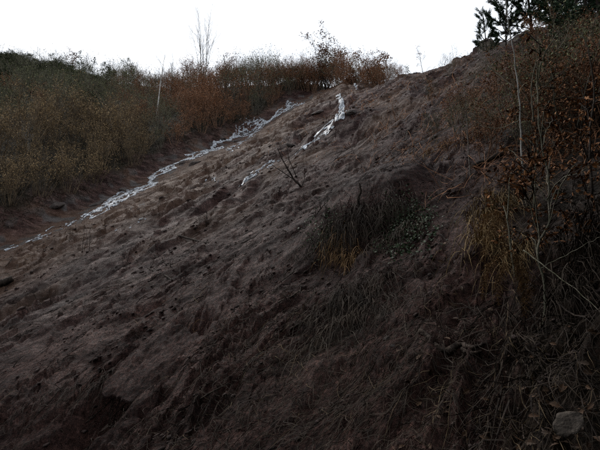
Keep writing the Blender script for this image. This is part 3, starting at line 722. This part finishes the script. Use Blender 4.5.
# pines on the right crest
def pine(px, Y, hpx, label, seed, young=False, r=.08):
    u = (px-300)/FPX; x = u*Y
    for _ in range(6): z = Hs(x, Y); x = u*(Y*CP+(z-CAMZ)*SP)
    h = hpx/FPX*(Y*CP+(z-CAMZ)*SP); rng = random.Random(seed); e = empty('pine_tree', (x, Y, z)); tr = MB(); br = MB(); nd = MB()
    pts, _ = curve((0, 0, -.2), (rng.gauss(0, .04), 0, 1), h+.2, rng, 8, .03, .02); tr.tube(pts, taper(9, r, .015), 7)
    nw = int(h/.42)
    def tuft(p, d, L):
        for q in range(int(L/.007)):
            t = rng.random(); s = rv(rng); s = (s-d*s.dot(d)).normalized()
            nd.quadleaf(p+d*(t*L), d*.9+s*.75, s, rng.uniform(.10, .19), .022)
    for k in range(nw):
        t = .12+.86*k/nw; q, qd = sample(pts, t); nb = rng.randint(4, 6); a0 = rng.uniform(0, 6.28)
        for b in range(nb):
            a = a0+6.28*b/nb+rng.gauss(0, .25); L = h*(.34 if not young else .26)*(1.05-t)**.8*rng.uniform(.6, 1.15)+.18
            d = Vector((math.cos(a), math.sin(a), .55 if young else .22))
            bp, bd = curve(q, d, L, rng, 4, .1, .12); br.tube(bp, taper(5, .018*(1.2-t)+.006, .005), 4, cap=False)
            for m_ in range(max(2, int(L/.16))):
                tt = .3+.7*(m_+rng.random())/max(2, int(L/.16)); p0, pd = sample(bp, min(tt, .99)); s = rv(rng, .5); s.z = abs(s.z)*.7
                sd = (pd+s).normalized(); l2 = rng.uniform(.18, .34); br.tube([p0, p0+sd*l2], [.005, .003], 3, cap=False); tuft(p0, sd, l2)
            tuft(bp[-2], bd, L/4+.12)
    q, qd = sample(pts, .95); tuft(q, qd, h*.05+.15)
    tr.build('trunk', M['bark_dark'], e); br.build('branches', M['bark_dark'], e); o = nd.build('needles', M['needle'], e, False); o['kind'] = 'stuff'
    tag(e, label, 'pine'); return e
pine(506, 20, 84, 'young upright pine alone on the right crest against the sky', 201, True, .04)
pine(487, 21, 44, 'smallest pine at the left end of the pines on the crest', 202, True, .03)
pine(532, 20, 76, 'dark pine between the young pine and the larger pines', 205)
pine(552, 19, 104, 'dark pine behind the two pale saplings at upper right', 203)
pine(570, 16, 104, 'broad dark pine in the middle of the pines at upper right', 207)
pine(588, 15, 130, 'tall dark pine rising out of the top right corner', 204)
pine(579, 12.5, 70, 'low dark pine under the tall pines at upper right', 208)
pine(603, 11, 80, 'lowest dark pine at the right edge above the leafy saplings', 209)
pine(612, 13, 130, 'dark pine cut by the right edge of the picture', 206)

# ------------------------------------------------------------------ leafless stick sapling, snag, sticks and roots on the mud
def stick(name, px, Ys, r0, r1, label, cat, m, seed=0, twigs=0, tl=.3, n=6):
    """px: photo points; Ys: one distance, or None to lie on the ground"""
    if Ys is None: P = [ground(*p) for p in px]; P = [p+Vector((0, 0, r0*.6)) for p in P if p is not None]
    else: P = [at(*p, Ys if not isinstance(Ys, (list, tuple)) else Ys[i]) for i, p in enumerate(px)]
    path = smooth_path(P, 4); rng = random.Random(seed)
    path = [p+rv(rng, min(r0*.12, .008)) for p in path]
    e = empty(name, P[0]); mb = MB(); o3 = P[0]; path = [p-o3 for p in path]; mb.tube(path, [q*(1+.2*mnoise.noise(Vector((k*.45+seed*7.3, seed, .5)))) for k, q in enumerate(taper(len(path), r0, r1))], n+2); mb.build('stem', m, e)
    if twigs:
        tb = MB(); tips = []
        for k in range(twigs):
            t = .25+.72*(k+rng.random())/twigs; q, d = sample(path, min(t, .98)); s = rv(rng); s = (s-d*s.dot(d)).normalized()
            grow(tb, q, d*.7+s*.7, tl*rng.uniform(.6, 1.2), r1*.9, 1, rng, tips, 3, .6, .05, 4)
        tb.build('twigs', m, e)['kind'] = 'stuff'
    tag(e, label, cat); return e
gs = ground(301, 187)
ds = empty('dead_sapling', gs); mbs = MB(); rngs = random.Random(4)
for pxs, r in (([(301, 187), (293, 178), (285, 164), (277, 149)], .035), ([(299, 183), (284, 173), (270, 163)], .02), ([(297, 178), (290, 163), (288, 150), (291, 141)], .014), ([(302, 186), (305, 176), (303, 164)], .012), ([(304, 189), (311, 200), (316, 212)], .014)):
    pp = smooth_path([at(*q, gs.y-.0) for q in pxs], 3); pp = [q-gs+rv(rngs, .008)+Vector((0, rngs.gauss(0, .02), 0)) for q in pp]
    mbs.tube(pp, taper(len(pp), r, r*.3), 5)
mbs.build('stem', M['bark_dark'], ds); tb = MB(); tp = []
for k in range(16):
    q = at(rngs.uniform(276, 298), rngs.uniform(150, 178), gs.y)-gs; q = min((Vector(v) for v in mbs.v), key=lambda v: (v-q).length)
    grow(tb, q, Vector((rngs.gauss(-.2, .6), rngs.gauss(0, .5), 1)), rngs.uniform(.2, .5), .006, 1, rngs, tp, 3, .5, .05, 3)
tb.build('twigs', M['bark_dark'], ds)['kind'] = 'stuff'; tag(ds, 'dark leafless forked sapling standing alone in mid slope', 'sapling')
g = ground(360, 208); stick('snag', [(360, 211), (358, 200), (361, 191), (359, 183)], g.y, .022, .010, 'short black broken snag above the grassy hummock', 'stick', M['bark_dark'], 3, 0)
stick('log', [(473, 168), (485, 163), (497, 158), (511, 152)], None, .042, .034, 'dark fallen log on the right flank behind the dry grass', 'log', M['bark_dark'], 5)
stick('stump', [(-4, 287), (4, 285), (12, 281)], None, .16, .10, 'dark broken log end at the left edge', 'log', M['bark_dark'], 6)
stick('fallen_stick', [(85, 424), (100, 411), (116, 397), (131, 384)], None, .007, .004, 'long thin stalk leaning across the dark hollow at lower left', 'stick', M['root'], 7)
for i, (pts, r, lab) in enumerate([
   ([(178, 236), (192, 240), (205, 243), (216, 243)], .03, 'dark fallen branch left of the dead sapling'),
   ([(138, 265), (150, 270), (165, 276), (172, 281)], .025, 'thin curved branch lying on the mud below the stream'),
   ([(150, 252), (163, 262), (172, 268)], .018, 'short thin branch just above the curved branch below the stream'),
   ([(262, 310), (278, 303), (290, 298), (300, 291)], .014, 'pale root lying uphill in the matted grass left of centre'),
   ([(290, 330), (303, 322), (312, 313)], .012, 'short pale root right of the longer root left of centre'),
   ([(243, 372), (250, 362), (262, 352), (275, 348)], .010, 'crooked pale twig in the dark litter below centre'),
   ([(200, 400), (215, 391), (228, 384)], .009, 'thin pale twig in the mud at lower left of centre'),
   ([(506, 372), (510, 382), (512, 390)], .006, 'short straight pale stalk at lower right'),
   ([(518, 408), (522, 424), (524, 440)], .006, 'thin pale stalk nearest the bottom edge at right'),
   ([(532, 415), (541, 428), (549, 442)], .006, 'slanting pale stalk left of the big fallen leaf'),
   ([(525, 345), (530, 360), (534, 372)], .006, 'thin stalk below the dead fern'),
   ([(405, 322), (407, 334), (412, 336)], .007, 'small hooked twig beside the bare root')]):
    stick('fallen_stick', pts, None, r, r*.6, lab, 'stick', M['root'] if i > 2 else M['bark_dark'], 80+i, 3 if i < 3 else 0, .25)
stick('bare_root', [(420, 333), (428, 338), (436, 347), (443, 353), (449, 356)], None, .020, .011, 'pale crooked root breaking out of the mud at right of centre', 'root', M['root'], 21)
stick('bare_root', [(448, 355), (455, 349), (463, 347), (472, 350), (484, 346)], None, .026, .008, 'thick bare root with a bent end beside the crooked root', 'root', M['root'], 22)
stick('bare_root', [(462, 351), (472, 355), (481, 353)], None, .018, .009, 'short stub of root under the thick bare root', 'root', M['root'], 23)
# bare twig bushes stuck in the mud by the stream
for i, (px, py, h, lab) in enumerate([(86, 250, 32, 'dark twiggy bush in the mud below the stream at left'), (72, 240, 26, 'smaller twiggy bush left of another below the stream'),
    (205, 222, 14, 'low twig tangle in mid slope left of the dead sapling'), (122, 262, 22, 'thin twig bush on the mud right of the pair below the stream'), (320, 215, 22, 'thin dark twigs between the dead sapling and the hummock')]):
    g = ground(px, py); bare_tree(px, py, g.y, h, lab, 'bark_dark', 300+i, 4, .7, r=.012, name='twig_bush', cat='shrub', stems=5, start=.2)

# ------------------------------------------------------------------ hummock growth: hanging dead grass, ivy
def hanging_grass(px, py, label, m, n, L, spreadpx, seed, name='grass_tussock', wd=.006, up=.35, downpx=(0, 1)):
    g = ground(px, py); d = project(g)[2]; e = empty(name, g); mb = MB(); rng = random.Random(seed)
    dirv = Vector((-.25, -.9, 0))
    for k in range(n):
        x = g.x+rng.gauss(0, spreadpx/FPX*d*.5); y = g.y+rng.gauss(0, .08); p = Vector((x, y, Hs(x, y)-.01))
        a = rng.gauss(0, .45); v = Vector((dirv.x*math.cos(a)-dirv.y*math.sin(a), dirv.x*math.sin(a)+dirv.y*math.cos(a), 0)).normalized()
        l = L*rng.uniform(.5, 1.25); K = 6; pts = [p]; vel = v*rng.uniform(.25, .7)+Vector((0, 0, up*rng.uniform(.4, 1.8)))
        for q in range(K):
            pts.append(pts[-1]+vel.normalized()*(l/K)); vel += Vector((rng.gauss(0, .05), rng.gauss(0, .05), -.34))
        out = []
        for q in pts: out.append(Vector((q.x, q.y, max(q.z, Hs(q.x, q.y)+.012)))-g)
        mb.ribbon(out, wd*rng.uniform(.6, 1.4), Vector((1, rng.gauss(0, .5), rng.gauss(0, .3))).normalized())
    o = mb.build('blades', m, e); o['kind'] = 'stuff'; tag(e, label, 'grass'); return e
hanging_grass(362, 222, 'dark brown dead grass hanging over the face of the hummock', M['straw_dark'], 700, .66, 52, 1)
hanging_grass(337, 250, 'orange dead grass hanging at the left foot of the hummock', M['straw_orange'], 130, .42, 16, 2, up=.5)
hanging_grass(352, 262, 'tawny dead grass right of the orange tuft under the hummock', M['straw_orange'], 90, .45, 14, 3, up=.45)
hanging_grass(395, 238, 'dark hanging grass on the right shoulder of the hummock', M['straw_dark'], 200, .5, 30, 4)
hanging_grass(362, 296, 'long dead grass combed downhill below the hummock', M['straw_dark'], 300, .6, 50, 5, up=.2)
hanging_grass(338, 322, 'long dead grass combed downhill, lower left of the hummock', M['straw_dark'], 220, .5, 46, 6, up=.2)
hanging_grass(383, 312, 'tawny thin grass combed downhill beside the angular stone', M['straw_dark'], 160, .45, 24, 7, up=.2, wd=.004)
hanging_grass(500, 215, 'tall dry grass clump drooping left of the leafy sapling', M['straw'], 260, .62, 34, 8, up=.7, wd=.006)
hanging_grass(488, 240, 'dry grass drooping at the left edge of the sapling clump', M['straw'], 200, .55, 24, 9, up=.6, wd=.006)
hanging_grass(512, 262, 'dry grass hanging down beside the dead fern', M['straw'], 160, .45, 26, 10, up=.5, wd=.005)
hanging_grass(560, 300, 'dark dry grass under the slanting branch at right', M['straw_dark'], 220, .5, 50, 11, up=.6)
hanging_grass(590, 250, 'dark dry grass at the right edge', M['straw_dark'], 220, .5, 40, 12, up=.8)
hanging_grass(190, 352, 'small orange grass wisp at lower left of centre', M['straw_orange'], 26, .22, 10, 13, up=.4, wd=.004)
hanging_grass(455, 108, 'thin tawny grass on the upper right flank', M['straw_dark'], 160, .5, 40, 14, up=.5, wd=.007)
hanging_grass(438, 150, 'thin brown grass tuft on the purple mud at right', M['straw_orange'], 110, .4, 30, 15, up=.5, wd=.006)
hanging_grass(505, 125, 'brown grass under the straight dark stem', M['straw_orange'], 160, .5, 60, 16, up=.5, wd=.007)
def ivy(px, py, wpx, hpx, label, n, seed):
    g = ground(px, py); d = project(g)[2]; e = empty('ivy_patch', g); mb = MB(); st = MB(); rng = random.Random(seed)
    for k in range(n):
        q = ground(px+rng.gauss(0, wpx*.33), py+rng.gauss(0, hpx*.33))
        if q is None: continue
        nn = gnormal(q.x, q.y, .08); lift = rng.random()**2*.10
        p = q+nn*lift; dd = Vector((rng.gauss(0, .6), rng.gauss(-.5, .6), rng.gauss(-.4, .5)))
        s = rng.uniform(.022, .042); mb.leaf(p-g, dd, nn+rv(rng, .5), s, s*.9, 1)
        if k % 3 == 0: st.tube([q-g-nn*.01, p-g], [.003, .002], 3, cap=False)
    o = mb.build('leaves', M['ivy'], e, False); o['kind'] = 'stuff'; st.build('stems', M['bark_dark'], e)['kind'] = 'stuff'; tag(e, label, 'ivy')
hanging_grass(118, 391, 'black root fibres added to darken the hollow at lower left', M['bark_dark'], 320, .30, 60, 17, name='shade_fibres', up=.1, wd=.008)  # dark fibres put in to deepen the shade of the hollow
ivy(324, 232, 32, 34, 'green ivy on the left flank of the hummock', 260, 1)
ivy(408, 224, 46, 42, 'dark green ivy on the right flank of the hummock', 1300, 2)
ivy(392, 250, 34, 20, 'sparse dark ivy at the foot of the hummock', 120, 3)

# ------------------------------------------------------------------ right-hand saplings with dry leaves
def leafy_sapling(trunk, Y, label, bark, clusters, seed, r0=.022, leafn=26, lsize=.055, lean=0.0, name='oak_sapling', branches=()):
    g = ground(*trunk[0]); Y0 = g.y if Y is None else Y
    base_p = g; P = [g-Vector((0, 0, .05))]+[at(px, py, Y0+lean*i) for i, (px, py) in enumerate(trunk[1:])]
    path = smooth_path(P, 4); rng = random.Random(seed); path = [p+rv(rng, .004) for p in path]; e = empty(name, g)
    tr = MB(); tr.tube([p-g for p in path], taper(len(path), r0, r0*.35), 7); tr.build('trunk', M[bark], e)
    br = MB(); lf = MB(); tw = MB()
    for b in branches:
        bp = smooth_path([at(px, py, Y0+dy) for px, py, dy in b], 4); br.tube([p-g+rv(rng, .003) for p in bp], taper(len(bp), r0*.5, r0*.2), 5)
    for (cx, cy, cw, ch, k) in clusters:
        dy = rng.gauss(0, .35); c = at(cx, cy, Y0+dy); sx = cw/FPX*Y0*.4; sy = ch/FPX*Y0*.4
        q = min(path, key=lambda p: (p-(c-Vector((0, 0, .25)))).length); mid = q.lerp(c, .5)+Vector((0, 0, .06))
        bp = smooth_path([q, mid, c], 4); br.tube([p-g+rv(rng, .004) for p in bp], taper(len(bp), r0*.38, .003), 4, cap=False)
        for t_ in range(max(4, k//4)):
            q0, qd = sample(bp, rng.uniform(.45, .99)); end = c+Vector((rng.gauss(0, sx), rng.gauss(0, sx), rng.gauss(0, sy)))
            tp = smooth_path([q0, q0.lerp(end, .5)+rv(rng, .03), end], 3); tw.tube([p-g for p in tp], taper(len(tp), .004, .0018), 3, cap=False)
            for _ in range(6):
                z, zd = sample(tp, rng.uniform(.2, 1.0)); s = lsize*rng.uniform(.6, 1.25)
                lf.leaf(z-g, Vector((rng.gauss(0, .7), rng.gauss(0, .7), rng.gauss(-.35, .6))), rv(rng), s, s*.62, 1, rng.uniform(.1, .6), rng.uniform(-.1, .5))
    if br.v: br.build('branches', M[bark if bark != 'bark_birch' else 'bark_mossy'], e)['kind'] = 'stuff'
    if tw.v: tw.build('twigs', M['bark_dark'], e)['kind'] = 'stuff'
    if lf.v: o = lf.build('leaves', M['leaf_oak'], e, False); o['kind'] = 'stuff'
    tag(e, label, 'sapling'); return e
leafy_sapling([(543, 324), (545, 285), (538, 249), (550, 213), (547, 171), (541, 140), (537, 110), (539, 76), (545, 53), (559, 32)], None,
   'crooked pale-barked sapling with dry leaves rising beside the dead fern', 'bark_mossy',
   [(540, 44, 20, 14, 14), (556, 120, 30, 22, 40), (528, 152, 34, 20, 60), (545, 172, 34, 22, 60), (520, 183, 30, 18, 60), (560, 140, 30, 18, 40), (512, 170, 26, 16, 40),
    (535, 210, 34, 24, 40), (560, 190, 24, 18, 20), (575, 165, 24, 20, 20), (530, 235, 30, 18, 24), (550, 100, 24, 20, 26)], 5, .009, lsize=.034,
   branches=[[(541, 268, 0), (560, 258, -.1), (582, 246, -.2), (602, 236, -.3)], [(524, 250, .1), (548, 268, -.1), (575, 290, -.3), (604, 314, -.5)], [(547, 200, 0), (560, 180, -.1), (580, 172, -.2), (602, 160, -.3)]])
leafy_sapling([(527, 205), (522, 162), (520, 106), (516, 68), (511, 38), (506, 2), (503, -30)], None,
   'slender white-stemmed sapling crossing the skyline in front of the pines', 'bark_birch',
   [(513, 112, 24, 16, 34), (506, 176, 30, 18, 40), (490, 196, 34, 22, 50), (500, 150, 20, 14, 20), (528, 86, 20, 14, 16)], 6, .011, lsize=.045, name='birch_sapling',
   branches=[[(520, 120, 0), (500, 128, .1), (480, 126, .2)], [(518, 90, 0), (500, 76, .1), (488, 66, .2)]])
leafy_sapling([(533, 208), (536, 168), (538, 150), (533, 118), (531, 90), (536, 62), (541, 50)], None,
   'second pale stem just right of the white-stemmed sapling', 'bark_mossy', [(537, 125, 30, 20, 46), (556, 88, 26, 20, 40), (570, 70, 24, 18, 34), (578, 98, 26, 22, 40), (530, 140, 26, 16, 30)], 7, .010, lsize=.038)
leafy_sapling([(515, 275), (510, 240), (508, 200), (512, 170)], None, 'thin pale stem in the dry grass left of the crooked sapling', 'bark_mossy', [(500, 208, 26, 18, 30), (512, 232, 22, 18, 20)], 8, .009, lsize=.038)
leafy_sapling([(588, 240), (592, 190), (590, 140), (594, 90), (588, 50)], None, 'dark leafy sapling at the right edge', 'bark_dark',
   [(585, 108, 30, 26, 60), (575, 130, 26, 20, 40), (592, 150, 26, 20, 40), (582, 175, 26, 18, 30), (595, 205, 22, 22, 24), (598, 80, 22, 20, 24)], 9, .012, lsize=.038)
leafy_sapling([(562, 250), (566, 215), (572, 195), (574, 170)], None, 'short leafy sapling between the crooked and the dark sapling', 'bark_dark', [(572, 212, 30, 20, 24), (585, 228, 26, 16, 20), (560, 228, 24, 14, 16)], 10, .01, lsize=.038)

# dead bracken fern
def fern(px, py, label, fronds, seed):
    g = ground(px, py); e = empty('dead_fern', g); rng = random.Random(seed)
    for (pts, Y, w) in fronds:
        path = smooth_path([at(a, b, Y) for a, b in pts], 6); mb = MB(); path = [p-g for p in path]
        mb.tube(path, taper(len(path), .004, .0012), 4); n = max(10, int(sum((b-a).length for a, b in zip(path[:-1], path[1:]))/.026))
        for k in range(n):
            t = .06+.93*k/n; q, d = sample(path, t); L = w*math.sin(math.pi*(.12+.86*t)**.8)*rng.uniform(.8, 1.1)+.012
            nn = Vector((rng.gauss(.1, .1), -1, .1)); sd = d.cross(nn).normalized()
            for s in (-1, 1):
                pd = (sd*s+d*.55+Vector((0, -.25, -.25))+rv(rng, .08)).normalized(); tip = q+pd*L
                m_ = 7
                for j in range(m_):
                    f = (j+.5)/m_; b0 = q.lerp(tip, f); ll = L*.30*(1-f*.75)
                    for s2 in (-1, 1):
                        mb.quadleaf(b0, pd.cross(nn).normalized()*s2+pd*.5, nn+rv(rng, .3), ll, ll*.55)
                mb.tube([q, tip], [.0016, .0006], 3, cap=False)
        mb.build('frond', M['fern'], e, False)
    tag(e, label, 'fern')
YF = ground(527, 312).y
fern(530, 316, 'brown dead fern fronds hanging beside the crooked sapling', [
   ([(514, 252), (521, 272), (525, 294), (524, 318)], YF-.10, .085), ([(506, 262), (500, 276), (497, 290), (499, 306)], YF-.04, .05),
   ([(512, 250), (492, 264), (484, 282), (482, 300)], YF+.05, .045)], 3)
YF2 = ground(492, 262).y
fern(492, 262, 'drooping dead fern in the dry grass at the edge of the mud', [
   ([(505, 215), (494, 226), (486, 245), (482, 262)], YF2-.1, .06), ([(500, 212), (486, 218), (474, 232)], YF2-.05, .05), ([(508, 212), (506, 232), (502, 252)], YF2-.1, .05)], 4)

# big curled leaf in the lower right corner, smaller fallen leaves
def fallen_leaf(px, py, L, label, seed):
    g = ground(px, py); rng = random.Random(seed); mb = MB(); n = Vector((-.25, -.75, .6)).normalized(); d = Vector((.84, .12, .5)); d = (d-n*d.dot(n)).normalized(); q = d.cross(n)
    prof = [(0, .03), (.07, .30), (.2, .52), (.32, .46), (.45, .60), (.6, .50), (.72, .52), (.86, .30), (.95, .16), (1, .02)]
    for (t, w) in prof:
        for k in (-1, -.5, 0, .5, 1):
            ww = w*L*(.62 if k < 0 else .55)*(1+rng.uniform(-.12, .12)*abs(k)); mb.v.append(d*(t*L)+q*(k*ww)+n*(.05*L*abs(k)**1.5*math.sin(3+5*t+k)+.10*L*math.sin(t*3)+rng.gauss(0, .002)))
    for a in range(len(prof)-1):
        for k in range(4): c = a*5+k; mb.f.append((c, c+1, c+6, c+5))
    o = mb.build('fallen_leaf', M['dead_leaf']); o.location = g-d*L*.1+n*.05
    md = o.modifiers.new('subdivide', 'SUBSURF'); md.levels = 1; md.render_levels = 1
    md = o.modifiers.new('thickness', 'SOLIDIFY'); md.thickness = .0015
    tag(o, label, 'leaf')
fallen_leaf(557, 437, .145, 'large curled grey-brown leaf in the lower right corner', 1)
def leaf_litter():
    rng = random.Random(12); mb = MB(); k = 0
    while k < 450:
        px, py = rng.uniform(400, 620), rng.uniform(120, 450)
        if rng.random() > (.25+.75*(px-400)/200): continue
        g = ground(px, py)
        if g is None: continue
        s = rng.uniform(.025, .06); mb.leaf(g+Vector((0, 0, .008)), Vector((rng.gauss(0, 1), rng.gauss(0, 1), rng.gauss(.2, .3))), gnormal(g.x, g.y, .1)+rv(rng, .4), s, s*.6, 1, .3, .3); k += 1
    o = mb.build('leaf_litter', M['leaf_litter'], None, False); tag(o, 'small brown leaves littering the ground under the saplings at right', 'leaf litter', kind='stuff')
leaf_litter()
# dark low shrubs filling the right flank
rt_ = random.Random(47)
for k in range(34):
    g = ground(rt_.uniform(425, 560), rt_.uniform(60, 165))
    if g is None or g.y < 6 or rt_.random() < (500-project(g)[0])/130: continue
    place(PR['russet' if rt_.random() < .5 else 'grey'][rt_.randrange(3)], 'thin_shrub', g, rt_.uniform(.16, .34), rt_.uniform(0, 6.28), 'small thin shrub scattered on the slide left of the pale saplings', 'shrub', 'small shrubs on the upper right of the slide')
LABR = 'low brown-leaved shrub on the dark right flank below the pines'
rr_ = random.Random(31)
for k in range(80):
    px, py = rr_.uniform(500, 625), rr_.uniform(50, 215)
    if (px-500)/125 < .5*rr_.random(): continue
    g = ground(px, py)
    if g is None or g.y < 5.5: continue
    place(PR['russet' if rr_.random() < .6 else 'grey'][rr_.randrange(3)], 'low_shrub', g, rr_.uniform(.22, .5), rr_.uniform(0, 6.28), LABR, 'shrub', 'low shrubs under the pines')

# ------------------------------------------------------------------ unseen spruces added behind and right of the viewpoint to shade the foreground
def spruce_proto(seed, h=15.0):
    rng = random.Random(seed); tr = MB(); lf = MB(); tr.tube([(0, 0, -.4), (.05, 0, h*.5), (0, .05, h)], [.22, .14, .02], 8)
    k = 0; z = 1.2
    while z < h-.2:
        L = 3.0*(1-z/h)**.8+.25
        for b in range(7):
            a = rng.uniform(0, 6.28); d = Vector((math.cos(a), math.sin(a), -.12)); l = L*rng.uniform(.75, 1.1)
            bp, bd = curve((0, 0, z), d, l, rng, 3, .05, .03); tr.tube(bp, [.03, .02, .012, .005], 3, cap=False)
            for q in range(int(l*7)):
                p, pd = sample(bp, rng.uniform(.15, 1)); s = Vector((-d.y, d.x, 0))*rng.choice((-1, 1)); lf.quadleaf(p, pd*.6+s+Vector((0, 0, -.5)), Vector((0, 0, 1))+rv(rng, .3), rng.uniform(.35, .7), .28)
        z += .42
    o = Proto(); o.parts = [('trunk', tr.mesh('trunk', M['bark_dark']), None), ('crown', lf.mesh('crown', M['needle'], False), 'stuff')]; return o
SP_ = [spruce_proto(1), spruce_proto(2)]
rq = random.Random(8)
for k, (x, y) in enumerate([(-14, -8), (-10, -11), (-6.5, -7), (-3, -9), (0, -6.5), (3, -8.5), (6, -5.5), (9, -8), (9.5, -2), (12, 1.5), (12.5, -5), (14, 4.5), (8.5, 2.5), (9.5, 5.5), (4.5, -4), (0.5, -4.6), (-4, -4.4), (-8, -4), (-1.6, -3.5), (2.3, -3.5), (6.3, -1.2), (5.6, -6), (-8, -15), (-1, -14), (5, -13), (11, -12), (-18, -12)]):
    place(SP_[k % 2], 'shade_spruce', (x, y, Hs(x, y)), rq.uniform(.85, 1.25), rq.uniform(0, 6.28), 'tall dark spruce added out of view to shade the foot of the slide', 'spruce', 'added shade spruces')
